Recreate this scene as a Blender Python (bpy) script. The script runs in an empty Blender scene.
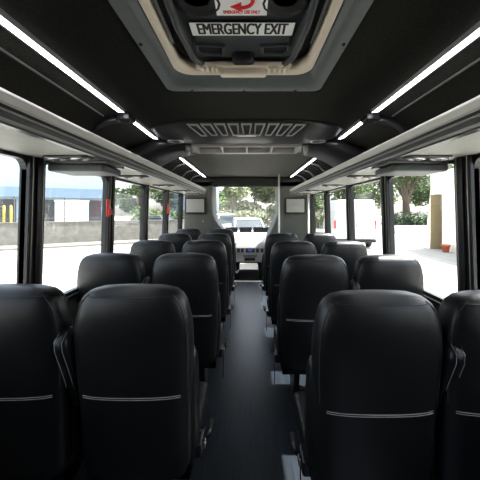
import bpy, bmesh, math, random
from mathutils import Vector, Matrix
random.seed(7)
SC = bpy.context.scene
COL = SC.collection
PI = math.pi

# ------------------------------------------------------------------ camera
CZ = 1.40
cam_d = bpy.data.cameras.new('camera')
cam = bpy.data.objects.new('camera', cam_d); COL.objects.link(cam)
cam.location = (0, 0, CZ); cam.rotation_euler = (PI/2, 0, 0)
cam_d.sensor_width = 36; cam_d.lens = 300/480*36
cam_d.shift_x = -8/480; cam_d.shift_y = -30/480
cam_d.clip_start = 0.02; cam_d.clip_end = 400
SC.camera = cam
# ------------------------------------------------------------------ world, sun, exposure
w = bpy.data.worlds.new('sky'); SC.world = w; w.use_nodes = True
nt = w.node_tree; nt.nodes.clear()
sky = nt.nodes.new('ShaderNodeTexSky'); sky.sky_type = 'NISHITA'; sky.sun_disc = False
sky.sun_elevation = math.radians(58); sky.sun_rotation = math.radians(60); sky.dust_density = 3.0; sky.air_density = 1.0
bgn = nt.nodes.new('ShaderNodeBackground'); bgn.inputs['Strength'].default_value = 0.42
won = nt.nodes.new('ShaderNodeOutputWorld')
hsv = nt.nodes.new('ShaderNodeHueSaturation'); hsv.inputs['Saturation'].default_value = .45
nt.links.new(sky.outputs[0], hsv.inputs['Color']); nt.links.new(hsv.outputs[0], bgn.inputs['Color']); nt.links.new(bgn.outputs[0], won.inputs[0])
sun_d = bpy.data.lights.new('sun', 'SUN'); sun_d.energy = 11.0; sun_d.angle = math.radians(0.6); sun_d.color = (1, .96, .9)
sun = bpy.data.objects.new('sun', sun_d); COL.objects.link(sun)
sun_to = Vector((0.50, 0.14, 0.86)).normalized()
sun.rotation_euler = sun_to.to_track_quat('Z', 'Y').to_euler(); sun.location = (10, 5, 20)
SC.view_settings.view_transform = 'Standard'; SC.view_settings.look = 'None'
SC.view_settings.exposure = 1.15; SC.view_settings.gamma = 1; SC.view_settings.use_curve_mapping = False
SC.cycles.use_denoising = True
SC.cycles.max_bounces = 8; SC.cycles.diffuse_bounces = 5; SC.cycles.transparent_max_bounces = 16
SC.cycles.sample_clamp_indirect = 6

# ------------------------------------------------------------------ materials
def mat(name, col, rough=.6, metal=0, spec=.5, nscale=0, namt=.0, bump=0, bscale=200, stretch=None, emit=None, estr=0, coat=0):
    m = bpy.data.materials.new(name); m.use_nodes = True
    t = m.node_tree; b = t.nodes['Principled BSDF']
    b.inputs['Base Color'].default_value = (*col, 1); b.inputs['Roughness'].default_value = rough
    b.inputs['Metallic'].default_value = metal; b.inputs['Specular IOR Level'].default_value = spec
    if coat: b.inputs['Coat Weight'].default_value = coat; b.inputs['Coat Roughness'].default_value = .15
    tc = t.nodes.new('ShaderNodeTexCoord'); mp = t.nodes.new('ShaderNodeMapping')
    t.links.new(tc.outputs['Object'], mp.inputs['Vector'])
    if stretch: mp.inputs['Scale'].default_value = stretch
    if nscale:
        n = t.nodes.new('ShaderNodeTexNoise'); n.inputs['Scale'].default_value = nscale; n.inputs['Detail'].default_value = 4
        t.links.new(mp.outputs[0], n.inputs['Vector'])
        r = t.nodes.new('ShaderNodeMapRange'); r.inputs['From Min'].default_value = .3; r.inputs['From Max'].default_value = .7
        r.inputs['To Min'].default_value = 1-namt; r.inputs['To Max'].default_value = 1+namt
        t.links.new(n.outputs['Fac'], r.inputs['Value'])
        h = t.nodes.new('ShaderNodeVectorMath'); h.operation = 'SCALE'; h.inputs[0].default_value = col
        t.links.new(r.outputs[0], h.inputs['Scale']); t.links.new(h.outputs[0], b.inputs['Base Color'])
    if bump:
        n2 = t.nodes.new('ShaderNodeTexNoise'); n2.inputs['Scale'].default_value = bscale; n2.inputs['Detail'].default_value = 3
        t.links.new(mp.outputs[0], n2.inputs['Vector'])
        bp = t.nodes.new('ShaderNodeBump'); bp.inputs['Strength'].default_value = bump; bp.inputs['Distance'].default_value = .002
        t.links.new(n2.outputs['Fac'], bp.inputs['Height']); t.links.new(bp.outputs[0], b.inputs['Normal'])
    if emit:
        b.inputs['Emission Color'].default_value = (*emit, 1); b.inputs['Emission Strength'].default_value = estr
    return m

def glass_mat(name, tint, gloss=.05):
    m = bpy.data.materials.new(name); m.use_nodes = True; t = m.node_tree; t.nodes.clear()
    o = t.nodes.new('ShaderNodeOutputMaterial'); mx = t.nodes.new('ShaderNodeMixShader')
    tr = t.nodes.new('ShaderNodeBsdfTransparent'); tr.inputs[0].default_value = (*tint, 1)
    gl = t.nodes.new('ShaderNodeBsdfGlossy'); gl.inputs['Roughness'].default_value = .02
    lw = t.nodes.new('ShaderNodeLayerWeight'); lw.inputs['Blend'].default_value = .5
    pw = t.nodes.new('ShaderNodeMath'); pw.operation = 'POWER'; pw.inputs[1].default_value = 4
    sc_ = t.nodes.new('ShaderNodeMath'); sc_.operation = 'MULTIPLY_ADD'; sc_.inputs[1].default_value = .45; sc_.inputs[2].default_value = .03
    t.links.new(lw.outputs['Facing'], pw.inputs[0]); t.links.new(pw.outputs[0], sc_.inputs[0]); t.links.new(sc_.outputs[0], mx.inputs[0]); t.links.new(tr.outputs[0], mx.inputs[1]); t.links.new(gl.outputs[0], mx.inputs[2])
    t.links.new(mx.outputs[0], o.inputs[0]); return m

M = {}
M['leather'] = mat('black_leather', (.009, .0092, .0095), .38, spec=.5, nscale=9, namt=.15, bump=.25, bscale=260)
M['stitch2'] = mat('dim_thread', (.10, .10, .10), .8)
M['stitch'] = mat('grey_thread', (.42, .41, .40), .8)
M['pipe'] = mat('dark_seam', (.03, .03, .032), .5)
M['plastic'] = mat('black_plastic', (.012, .012, .013), .4)
M['plastic_s'] = mat('satin_black_plastic', (.02, .02, .022), .3)
M['steel'] = mat('brushed_steel', (.55, .55, .55), .35, metal=1)
M['alu'] = mat('satin_aluminium', (.86, .84, .79), .45, metal=.1)
M['alu_d'] = mat('dark_aluminium', (.17, .17, .17), .35, metal=.6)
M['ceil'] = mat('dark_headliner_fabric', (.020, .0195, .016), .95, spec=.1, nscale=90, namt=.35, bump=.4, bscale=350)
M['rack_under'] = mat('warm_grey_vinyl', (.40, .40, .36), .55, nscale=14, namt=.05, bump=.1)
M['wall'] = mat('charcoal_wall_vinyl', (.035, .035, .033), .8, nscale=40, namt=.15, bump=.2)
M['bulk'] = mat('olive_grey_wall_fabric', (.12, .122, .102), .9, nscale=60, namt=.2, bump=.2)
M['pillar'] = mat('black_pillar_trim', (.012, .012, .012), .38)
M['chrome'] = mat('pillar_channel_aluminium', (.36, .34, .31), .35, metal=.8)
M['hatch'] = mat('grey_moulded_plastic', (.105, .12, .118), .5, spec=.4, nscale=30, namt=.06)
M['cover'] = mat('dark_moulded_cover', (.045, .052, .057), .45, nscale=30, namt=.06)
M['cream'] = mat('cream_plastic', (.80, .70, .57), .5)
M['rubber'] = mat('black_rubber', (.01, .01, .01), .7)
M['label'] = mat('white_sticker', (.93, .93, .91), .5)
M['ink'] = mat('black_ink', (.008, .008, .008), .5)
M['redink'] = mat('red_ink', (.75, .02, .03), .5)
M['red'] = mat('red_plastic', (.80, .035, .02), .35)
M['led'] = mat('led_strip', (.9, .9, .95), .4, emit=(.93, .93, 1.0), estr=7.0)
M['screen'] = mat('pale_screen', (.42, .43, .38), .25)
M['grille'] = mat('silver_grille', (.42, .42, .41), .4, metal=.2)
M['filter'] = mat('brown_filter', (.20, .16, .11), .9, nscale=50, namt=.3)
M['dash'] = mat('light_dash_plastic', (.50, .48, .45), .6)
M['console'] = mat('grey_console_plastic', (.30, .285, .285), .5)
M['lcd'] = mat('blue_display', (.02, .04, .15), .3, emit=(.1, .25, .8), estr=.12)
M['btrim'] = mat('pale_pillar_moulding', (.22, .23, .23), .5)
M['glass'] = glass_mat('window_glass', (.93, .95, .95))
M['wglass'] = glass_mat('windshield_glass', (.95, .97, .97))
M['concrete'] = mat('concrete', (.17, .16, .14), .9, nscale=3, namt=.2, bump=.3, bscale=20)
M['blue_wall'] = mat('pale_blue_cladding', (.30, .37, .43), .7, nscale=1, namt=.05)
M['blue_band'] = mat('blue_fascia', (.15, .22, .29), .6)
M['louvre'] = mat('grey_louvre', (.07, .075, .08), .6)
M['stucco'] = mat('cream_stucco', (.78, .72, .62), .9, nscale=3, namt=.06, bump=.3, bscale=15)
M['tan'] = mat('tan_reveal', (.30, .23, .12), .8)
M['white'] = mat('white_vehicle_paint', (.80, .80, .80), .3, coat=.5)
M['silver'] = mat('silver_vehicle_paint', (.40, .44, .48), .3, metal=.4, coat=.5)
M['darkcar'] = mat('dark_vehicle_paint', (.05, .06, .08), .3, coat=.5)
M['dglass'] = mat('dark_vehicle_glass', (.03, .04, .05), .08)
M['tyre'] = mat('tyre_rubber', (.015, .015, .015), .8)
M['bark'] = mat('tree_bark', (.11, .085, .06), .95, nscale=8, namt=.3)
M['leaf'] = mat('green_leaves', (.075, .12, .03), .7, nscale=.8, namt=.5)
M['leaf2'] = mat('olive_leaves', (.17, .19, .10), .7, nscale=.8, namt=.4)
M['leaf3'] = mat('dark_hedge_leaves', (.035, .07, .02), .7, nscale=2, namt=.4)
M['terracotta'] = mat('terracotta', (.5, .13, .06), .8)
M['yellow'] = mat('yellow_paint', (.75, .50, .06), .5)
M['belt'] = mat('seat_belt_webbing', (.01, .01, .01), .8)

def floor_mat():
    m = mat('vinyl_wood_floor', (.02, .026, .035), .42, spec=.45)
    t = m.node_tree; b = t.nodes['Principled BSDF']
    tc = t.nodes.new('ShaderNodeTexCoord'); mp = t.nodes.new('ShaderNodeMapping'); mp.inputs['Scale'].default_value = (38, 1.6, 1)
    t.links.new(tc.outputs['Object'], mp.inputs[0])
    n = t.nodes.new('ShaderNodeTexNoise'); n.inputs['Scale'].default_value = 2.2; n.inputs['Detail'].default_value = 6
    t.links.new(mp.outputs[0], n.inputs['Vector'])
    cr = t.nodes.new('ShaderNodeValToRGB'); cr.color_ramp.elements[0].position = .32; cr.color_ramp.elements[1].position = .72
    cr.color_ramp.elements[0].color = (.0035, .006, .009, 1); cr.color_ramp.elements[1].color = (.015, .022, .033, 1)
    t.links.new(n.outputs['Fac'], cr.inputs[0]); t.links.new(cr.outputs[0], b.inputs['Base Color'])
    return m
M['floor'] = floor_mat()

def ground_mat():
    m = mat('pale_concrete_paving', (.5, .48, .44), .9)
    t = m.node_tree; b = t.nodes['Principled BSDF']
    tc = t.nodes.new('ShaderNodeTexCoord'); br = t.nodes.new('ShaderNodeTexBrick')
    br.offset = 0; br.inputs['Scale'].default_value = 1; br.inputs['Brick Width'].default_value = 4.5; br.inputs['Row Height'].default_value = 4.5
    br.inputs['Mortar Size'].default_value = .02
    br.inputs['Color1'].default_value = (.34, .33, .30, 1); br.inputs['Color2'].default_value = (.30, .29, .27, 1); br.inputs['Mortar'].default_value = (.15, .145, .13, 1)
    t.links.new(tc.outputs['Object'], br.inputs['Vector']); t.links.new(br.outputs['Color'], b.inputs['Base Color'])
    return m
M['ground'] = ground_mat()

# ------------------------------------------------------------------ helpers
def finish(name, bm, m, parent=None, smooth=False, bevel=0, autos=True):
    me = bpy.data.meshes.new(name)
    bmesh.ops.recalc_face_normals(bm, faces=bm.faces[:])
    bm.to_mesh(me); bm.free()
    o = bpy.data.objects.new(name, me); COL.objects.link(o)
    for x in (m if isinstance(m, (list, tuple)) else [m]): me.materials.append(x)
    if smooth:
        for p in me.polygons: p.use_smooth = True
    if bevel:
        b = o.modifiers.new('bevel', 'BEVEL'); b.width = bevel; b.segments = 2; b.limit_method = 'ANGLE'
    if parent is not None: o.parent = parent
    return o

def NB(): return bmesh.new()
def box(bm, x0, x1, y0, y1, z0, z1, mi=0):
    vs = [bm.verts.new(p) for p in ((x0,y0,z0),(x1,y0,z0),(x1,y1,z0),(x0,y1,z0),(x0,y0,z1),(x1,y0,z1),(x1,y1,z1),(x0,y1,z1))]
    for f in ((0,3,2,1),(4,5,6,7),(0,1,5,4),(1,2,6,5),(2,3,7,6),(3,0,4,7)):
        bm.faces.new([vs[i] for i in f]).material_index = mi
    return vs
def prism(bm, pts, axis, a, b):
    """extrude a 2-D polygon along axis ('x': pts=(y,z), 'y': pts=(x,z), 'z': pts=(x,y))"""
    def P(p, q): return {'x': (q, p[0], p[1]), 'y': (p[0], q, p[1]), 'z': (p[0], p[1], q)}[axis]
    A = [bm.verts.new(P(p, a)) for p in pts]; B = [bm.verts.new(P(p, b)) for p in pts]
    n = len(pts)
    bm.faces.new(A); bm.faces.new(B[::-1])
    for i in range(n): bm.faces.new([A[i], A[(i+1) % n], B[(i+1) % n], B[i]])
def loft(bm, rings, cap=True, closed=True):
    R = [[bm.verts.new(p) for p in r] for r in rings]; n = len(R[0])
    for a, b in zip(R, R[1:]):
        for i in range(n if closed else n-1): bm.faces.new([a[i], a[(i+1) % n], b[(i+1) % n], b[i]])
    if cap: bm.faces.new(R[0][::-1]); bm.faces.new(R[-1])
def tube(bm, pts, r, n=8, rs=None):
    pts = [Vector(p) for p in pts]; rings = []
    for i, p in enumerate(pts):
        d = (pts[min(i+1, len(pts)-1)] - pts[max(i-1, 0)]).normalized()
        up = Vector((0,0,1)) if abs(d.z) < .9 else Vector((1,0,0))
        u = d.cross(up).normalized(); v = d.cross(u)
        rr = rs[i] if rs else r
        rings.append([p + (u*math.cos(2*PI*k/n) + v*math.sin(2*PI*k/n))*rr for k in range(n)])
    loft(bm, rings)
def frame(bm, outer, inner, axis, a, b):
    """ring between two polygons of the same count, extruded"""
    def P(p, q): return {'x': (q, p[0], p[1]), 'y': (p[0], q, p[1]), 'z': (p[0], p[1], q)}[axis]
    n = len(outer)
    v = [[bm.verts.new(P(p, q)) for p in poly] for q in (a, b) for poly in (outer, inner)]
    oa, ia, ob, ib = v
    for i in range(n):
        j = (i+1) % n
        bm.faces.new([oa[i], oa[j], ia[j], ia[i]]); bm.faces.new([ob[i], ib[i], ib[j], ob[j]])
        bm.faces.new([oa[i], ob[i], ob[j], oa[j]]); bm.faces.new([ia[i], ia[j], ib[j], ib[i]])
def rrect(x0, x1, y0, y1, r, k=4):
    out = []
    for cx, cy, a0 in ((x1-r, y1-r, 0), (x0+r, y1-r, 90), (x0+r, y0+r, 180), (x1-r, y0+r, 270)):
        for i in range(k+1):
            a = math.radians(a0 + 90*i/k); out.append((cx + r*math.cos(a), cy + r*math.sin(a)))
    return out
def empty(name, loc=(0,0,0), label=None, cat=None, group=None, rz=0):
    o = bpy.data.objects.new(name, None); COL.objects.link(o); o.location = loc; o.rotation_euler = (0,0,rz)
    o.empty_display_size = .1
    return tag(o, label, cat, group)
def tag(o, label=None, cat=None, group=None, kind=None):
    if label: o['label'] = label
    if cat: o['category'] = cat
    if group: o['group'] = group
    if kind: o['kind'] = kind
    return o
def struct(name, bm, m, smooth=False, bevel=0):
    return tag(finish(name, bm, m, smooth=smooth, bevel=bevel), kind='structure')
def copy_tree(o, parent=None):
    c = o.copy(); COL.objects.link(c); c.parent = parent
    for ch in list(o.children): copy_tree(ch, c)
    return c
def bbox_hexa(bm, pts8):
    vs = [bm.verts.new(p) for p in pts8]
    for f in ((0,3,2,1),(4,5,6,7),(0,1,5,4),(1,2,6,5),(2,3,7,6),(3,0,4,7)): bm.faces.new([vs[i] for i in f])

def text(name, body, size, m, parent, loc, rot, sx=1, label=None, extrude=.0006, bold=0):
    c = bpy.data.curves.new(name, 'FONT'); c.body = body; c.size = size; c.align_x = 'CENTER'; c.align_y = 'CENTER'
    c.extrude = extrude; c.materials.append(m)
    if sx != 1: c.offset = 0
    tmp = bpy.data.objects.new(name+'_src', c); COL.objects.link(tmp)
    bpy.context.view_layer.update()
    me = bpy.data.meshes.new_from_object(tmp.evaluated_get(bpy.context.evaluated_depsgraph_get()))
    bpy.data.objects.remove(tmp)
    if bold:
        b_ = bmesh.new()
        for dx_ in (-bold, 0, bold):
            b2 = me.copy(); b2.transform(Matrix.Translation((dx_, 0, dx_*.02))); b_.from_mesh(b2); bpy.data.meshes.remove(b2)
        b_.to_mesh(me); b_.free()
    o = bpy.data.objects.new(name, me); COL.objects.link(o)
    o.location = loc; o.rotation_euler = rot; o.scale = (sx, 1, 1); o.parent = parent
    if label: o['label'] = label
    return o

# ------------------------------------------------------------------ dimensions
WT, WS, WF = 1.12, 1.145, 1.16        # half widths: window top, sill, floor
ZT, ZS = 1.675, 0.845                 # window top, sill
ZC = 2.00                             # ceiling
YB, YF = -0.55, 5.35                  # rear wall, front bulkhead
PILS = {-1: [-1.1, -0.25, 0.65, 1.58, 2.45, 3.30, 4.15, 5.05], 1: [-1.1, -0.25, 0.65, 1.55, 2.45, 3.34, 4.30, 5.25]}
def wx(z): return WS + (WT-WS)*(z-ZS)/(ZT-ZS) if z > ZS else WF + (WS-WF)*z/ZS

# ================================================================== SETTING OUTSIDE
GZ = -0.85
b = NB(); box(b, -60, 60, -20, 110, GZ-.3, GZ); struct('ground', b, M['ground'])

# ================================================================== BUS SHELL
b = NB(); box(b, -WF-.05, WF+.05, YB-.05, 5.90, -.08, 0); struct('floor', b, M['floor'])
b = NB(); box(b, -.30, .30, 5.865, 5.915, -.02, .006); tag(finish('step_nosing', b, M['alu'], bevel=.003), 'pale metal nosing strip at the front edge of the aisle floor', 'step edge')

b = NB()
prism(b, [(-.80, ZC), (.80, ZC), (1.15, 1.885), (1.19, 1.885), (1.19, 2.06), (-1.19, 2.06), (-1.19, 1.885), (-1.15, 1.885)], 'y', 1.52, 6.35)
prism(b, [(-.80, ZC), (-.40, ZC), (-.40, 2.06), (-1.19, 2.06), (-1.19, 1.885), (-1.15, 1.885)], 'y', YB-.05, 1.52)
prism(b, [(.80, ZC), (1.15, 1.885), (1.19, 1.885), (1.19, 2.06), (.36, 2.06), (.36, ZC)], 'y', YB-.05, 1.52)
box(b, -.40, .36, YB-.05, .48, ZC, 2.06)
struct('ceiling', b, M['ceil'])
b = NB(); box(b, -.70, .70, 3.0, YF-.01, ZC-.012, ZC-.0005); struct('ceiling_front', b, M['bulk'], bevel=.003)  # added paler panel: windshield light on the front ceiling put into its colour
b = NB(); box(b, -.44, .40, .44, 1.56, 2.13, 2.16); box(b, -.44, -.40, .44, 1.56, 2.061, 2.13); box(b, .36, .40, .44, 1.56, 2.061, 2.13)
box(b, -.40, .36, 1.52, 1.56, 2.061, 2.13); box(b, -.40, .36, .44, .48, 2.061, 2.13)
struct('trim_1', b, M['pillar'])

for s, nm in ((-1, 'left'), (1, 'right')):
    b = NB()
    yw1 = 5.95
    prism(b, [(s*WF, -.05), (s*WS, ZS), (s*(WS+.05), ZS), (s*(WF+.05), -.05)], 'y', YB-.05, yw1)
    prism(b, [(s*WT, ZT), (s*1.125, 1.90), (s*1.19, 1.90), (s*(WT+.05), ZT)], 'y', YB-.05, yw1)
    prism(b, [(s*WS, ZS), (s*WT, ZT), (s*(WT+.05), ZT), (s*(WS+.05), ZS)], 'y', YB-.05, -.20)
    struct('wall_'+nm, b, M['wall'])
    # sill trim
    b = NB(); box(b, *sorted((s*(WS-.02), s*(WS+.05))), YB, YF, ZS-.02, ZS+.008); struct('trim_%d' % (2 if s < 0 else 3), b, M['pillar'], bevel=.003)
b = NB(); box(b, -1.2, 1.2, YB-.08, YB-.03, -.05, 2.06); struct('wall_rear', b, M['wall'])

# pillars with aluminium channels, and the window panes between them
n_t = 4; n_w = 1
for s in (-1, 1):
    PIL = PILS[s]
    for i, py in enumerate(PIL[1:]):
        hw_ = .060 if i < 3 else .055
        b = NB()
        def slab(y0, y1, xin, xout, mi):
            v = []
            for z in (ZS, ZT):
                for (xx, yy) in ((wx(z)-xin, y0), (wx(z)-xin, y1), (wx(z)+xout, y1), (wx(z)+xout, y0)): v.append(b.verts.new((s*xx, yy, z)))
            for f in ((0,3,2,1),(4,5,6,7),(0,1,5,4),(1,2,6,5),(2,3,7,6),(3,0,4,7)): b.faces.new([v[k] for k in f]).material_index = mi
        slab(py-hw_, py+hw_, .018, .028, 0)
        slab(py-hw_*.25, py+hw_*.30, .030, -.018, 0)
        slab(py+hw_*.52, py+hw_*.68, .026, -.018, 1)
        slab(py-hw_*.72, py-hw_*.60, .023, -.018, 1)
        o = struct('trim_%d' % n_t, b, [M['pillar'], M['chrome']], bevel=.003); n_t += 1
    for i in range(1, 7):
        y0, y1 = PIL[i]+.06, PIL[i+1]-.06
        if PIL[i] < 0: pass
        root = empty('window_%d' % n_w); root['kind'] = 'structure'; n_w += 1
        xm = s*(wx((ZS+ZT)/2)+.012)
        # pane and frame in plane x = wx(z)+.01
        def pt(y, z, off): return (s*(wx(z)+off), y, z)
        outer = rrect(y0-.02, y1+.02, ZS, ZT, .012); inner = rrect(y0+.0, y1-.0, ZS+.03, ZT-.018, .05)
        b = NB()
        oa = [b.verts.new(pt(y, z, 0)) for y, z in outer]; ia = [b.verts.new(pt(y, z, 0)) for y, z in inner]
        ob = [b.verts.new(pt(y, z, .035)) for y, z in outer]; ib = [b.verts.new(pt(y, z, .035)) for y, z in inner]
        n = len(outer)
        for k in range(n):
            j = (k+1) % n
            b.faces.new([oa[k], oa[j], ia[j], ia[k]]); b.faces.new([ob[k], ib[k], ib[j], ob[j]])
            b.faces.new([oa[k], ob[k], ob[j], oa[j]]); b.faces.new([ia[k], ia[j], ib[j], ib[k]])
        finish('window_frame', b, M['pillar'], root)
        b = NB(); bbox_hexa(b, [pt(y0-.005, ZS+.01, .016), pt(y1+.005, ZS+.01, .016), pt(y1+.005, ZS+.01, .021), pt(y0-.005, ZS+.01, .021),
                                pt(y0-.005, ZT-.01, .016), pt(y1+.005, ZT-.01, .016), pt(y1+.005, ZT-.01, .021), pt(y0-.005, ZT-.01, .021)])
        finish('window_pane', b, M['glass'], root)

# ---- front bulkhead with the opening to the cab
def bulk_outline():
    L = [(-.645, 1.82), (-.655, 1.60), (-.655, 1.45), (-.64, 1.33), (-.60, 1.22), (-.53, 1.12), (-.46, 1.05), (-.40, .96), (-.37, .80), (-.36, .5), (-.36, 0)]
    return L
Lp = bulk_outline(); Rp = [(.56, 1.82), (.57, 1.60), (.565, 1.45), (.55, 1.33), (.51, 1.22), (.47, 1.12), (.43, 1.03), (.40, .95), (.38, .8), (.36, .5), (.36, 0)]
b = NB()
prism(b, Lp + [(-WF, 0), (-WT, 1.9), (-.645, 1.9)], 'y', YF, YF+.05)
struct('wall_front_left', b, M['bulk'])
b = NB()
prism(b, Rp + [(1.155, 0), (1.118, 1.9), (.56, 1.9)], 'y', YF, YF+.05)
struct('wall_front_right', b, M['bulk'])
b = NB(); box(b, -1.13, 1.13, YF, YF+.05, 1.825, 2.0); struct('wall_front_header', b, M['wall'])
# pale mouldings round the opening
for nm, pp, sg in (('left', Lp, 1), ('right', Rp, -1)):
    b = NB(); path = pp[:9]
    rings = []
    for (x, z) in path:
        rings.append([(x+sg*.004, YF-.012, z), (x+sg*.022, YF-.012, z), (x+sg*.05, YF+.30, z), (x+sg*.03, YF+.30, z)])
    loft(b, rings)
    struct('trim_%d' % n_t, b, M['btrim']); n_t += 1

# ---- cab shell
b = NB()
for s in (-1, 1):
    box(b, *sorted((s*1.00, s*1.05)), YF+.6, 7.35, -.45, .88)
    box(b, *sorted((s*1.00, s*1.05)), YF+.6, 7.0, 1.62, 1.95)
    box(b, *sorted((s*.98, s*1.05)), YF+.6, YF+.72, .88, 1.7)
struct('wall_cab', b, M['wall'])
b = NB(); box(b, -1.05, 1.05, 5.90, 7.4, -.50, -.42); box(b, -1.05, 1.05, 5.88, 5.93, -.45, -.02); struct('floor_cab', b, M['floor'])
b = NB(); prism(b, [(5.3, 1.96), (6.42, 1.93), (6.52, 1.90), (6.52, 2.04), (5.3, 2.04)], 'x', -1.08, 1.08); struct('ceiling_cab', b, M['ceil'])
# windshield: glass plus pillars
root = empty('window_%d' % n_w); root['kind'] = 'structure'; n_w += 1
b = NB(); bbox_hexa(b, [(-.98, 7.30, .93), (.98, 7.30, .93), (.98, 7.306, .93), (-.98, 7.306, .93), (-.93, 6.50, 1.93), (.93, 6.50, 1.93), (.93, 6.506, 1.93), (-.93, 6.506, 1.93)])
finish('window_pane', b, M['wglass'], root)
for s in (-1, 1):
    b = NB(); tube(b, [(s*1.0, 7.34, .88), (s*.94, 6.48, 1.95)], .05, 8); finish('pillar', b, M['btrim'], root, smooth=True)
b = NB(); box(b, -1.05, 1.05, 7.30, 7.36, -.45, .92); struct('wall_cab_front', b, M['wall'])
for s in (-1, 1):
    root = empty('window_%d' % n_w); root['kind'] = 'structure'; n_w += 1
    b = NB(); box(b, *sorted((s*1.02, s*1.025)), YF+.7, 7.2, .87, 1.64); finish('window_pane', b, M['glass'], root)

# ---- dashboard
root = empty('dashboard', (0, 6.9, .5), 'sunlit pale plastic dashboard across the driver cab below the windshield', 'dashboard')
def loc(o, root): o.matrix_parent_inverse = Matrix.Translation(root.location).inverted(); return o
b = NB(); prism(b, [(6.42, .70), (6.55, .80), (7.28, .92), (7.28, .40), (6.6, .40), (6.45, .55)], 'x', -.98, .98)
loc(finish('dash_top', b, M['dash'], root, bevel=.03), root)
b = NB(); prism(b, [(6.30, .30), (6.36, .60), (6.42, .69), (6.6, .69), (6.6, .30)], 'x', -.27, .42)
loc(finish('centre_stack', b, M['console'], root, bevel=.02), root)
b = NB(); prism(b, [(6.338, .50), (6.356, .585), (6.37, .585), (6.35, .50)], 'x', -.05, .14)
loc(tag(finish('radio_bezel', b, M['plastic'], root, bevel=.004), 'black radio surround'), root)
b = NB(); prism(b, [(6.336, .525), (6.345, .568), (6.36, .568), (6.35, .525)], 'x', 0, .09)
d = loc(tag(finish('display', b, M['lcd'], root), 'small blue lit display'), root)
for xx in (-.20, -.12, .20, .30):
    b = NB(); prism(b, [(6.335, .50), (6.352, .585), (6.375, .585), (6.36, .50)], 'x', xx-.03, xx+.03)
    loc(finish('air_vent', b, M['plastic_s'], root, bevel=.004), root)
for k in range(6):
    b = NB(); xx = -.08 + k*.05; box(b, xx-.015, xx+.015, 6.305, 6.33, .42, .45); loc(finish('button', b, M['plastic_s'], root, bevel=.003), root)
b = NB(); box(b, -.07, .15, 6.30, 6.33, .335, .395); loc(finish('control_panel', b, M['plastic'], root, bevel=.003), root)
for (x0, x1) in ((-.60, -.24), (-.20, .09), (.12, .52)):
    b = NB(); prism(b, [(7.00, .885), (7.02, 1.0), (7.06, 1.0), (7.08, .885)], 'x', x0, x1)
    nm = {-.60: 'widest gap at its right, left of three', -.20: 'middle of three', .12: 'right of three'}[x0]
    tag(finish('dash_screen', b, M['plastic'], bevel=.006),
        {-.60: 'low black panel on the dashboard under the windshield, left of three', -.20: 'low black panel on the dashboard under the windshield, middle of three',
         .12: 'low black panel on the dashboard under the windshield, right of three'}[x0], 'screen', 'low black panels on the dashboard')
# engine cover box between the cab seats
root = empty('engine_cover', (0.03, 6.1, -.42), 'dark box between the cab seats with pale tray on top', 'engine cover')
b = NB(); prism(b, [(5.96, -.42), (5.99, .19), (6.32, .27), (6.32, -.42)], 'x', -.19, .22); loc(finish('housing', b, M['plastic'], root, bevel=.02), root)
b = NB(); prism(b, [(6.0, .20), (6.0, .215), (6.30, .29), (6.30, .27)], 'x', -.17, .20); loc(tag(finish('tray', b, M['dash'], root, bevel=.004), 'pale tray'), root)

# ================================================================== OVERHEAD RACKS, LEDS
def rack(s, y0, y1):
    side = 'left' if s < 0 else 'right'
    r = empty('luggage_rack', (s*.93, y0, ZT), 'long open overhead luggage rack above the %s windows with pale underside' % side, 'luggage rack')
    def xs(*a): return sorted(s*q for q in a)
    b = NB(); prism(b, [(s*.765, ZT), (s*1.118, ZT), (s*1.118, ZT+.02), (s*.765, ZT+.02)], 'y', y0, y1)
    loc(finish('shelf_panel', b, M['rack_under'], r), r)
    b = NB(); prism(b, [(s*.745, ZT-.012), (s*.775, ZT-.012), (s*.785, ZT+.03), (s*.77, ZT+.085), (s*.745, ZT+.085), (s*.735, ZT+.035)], 'y', y0, y1)
    loc(finish('edge_moulding', b, M['plastic_s'], r, bevel=.003), r)
    b = NB(); prism(b, [(s*.728, ZT+.050), (s*.738, ZT+.044), (s*.748, ZT+.05), (s*.76, ZT+.086), (s*.748, ZT+.094), (s*.735, ZT+.09), (s*.728, ZT+.078)], 'y', y0-.005, y1+.005)
    loc(tag(finish('rail', b, M['alu'], r), 'bright aluminium edge rail'), r)
    b = NB(); prism(b, [(s*.7285, ZT+.022), (s*.738, ZT+.022), (s*.738, ZT+.029), (s*.7285, ZT+.029)], 'y', y0, y1)
    prism(b, [(s*.7355, ZT-.002), (s*.745, ZT-.006), (s*.745, ZT+.001), (s*.7355, ZT+.004)], 'y', y0, y1)
    loc(finish('trim_line', b, M['grille'], r), r)
    b = NB(); prism(b, [(s*.795, ZT-.003), (s*.80, ZT-.003), (s*.80, ZT+.001), (s*.795, ZT+.001)], 'y', y0, y1)
    loc(finish('seam', b, M['plastic'], r), r)
    return r
for s in (-1, 1): rack(s, YB+.02, 5.22)
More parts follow.
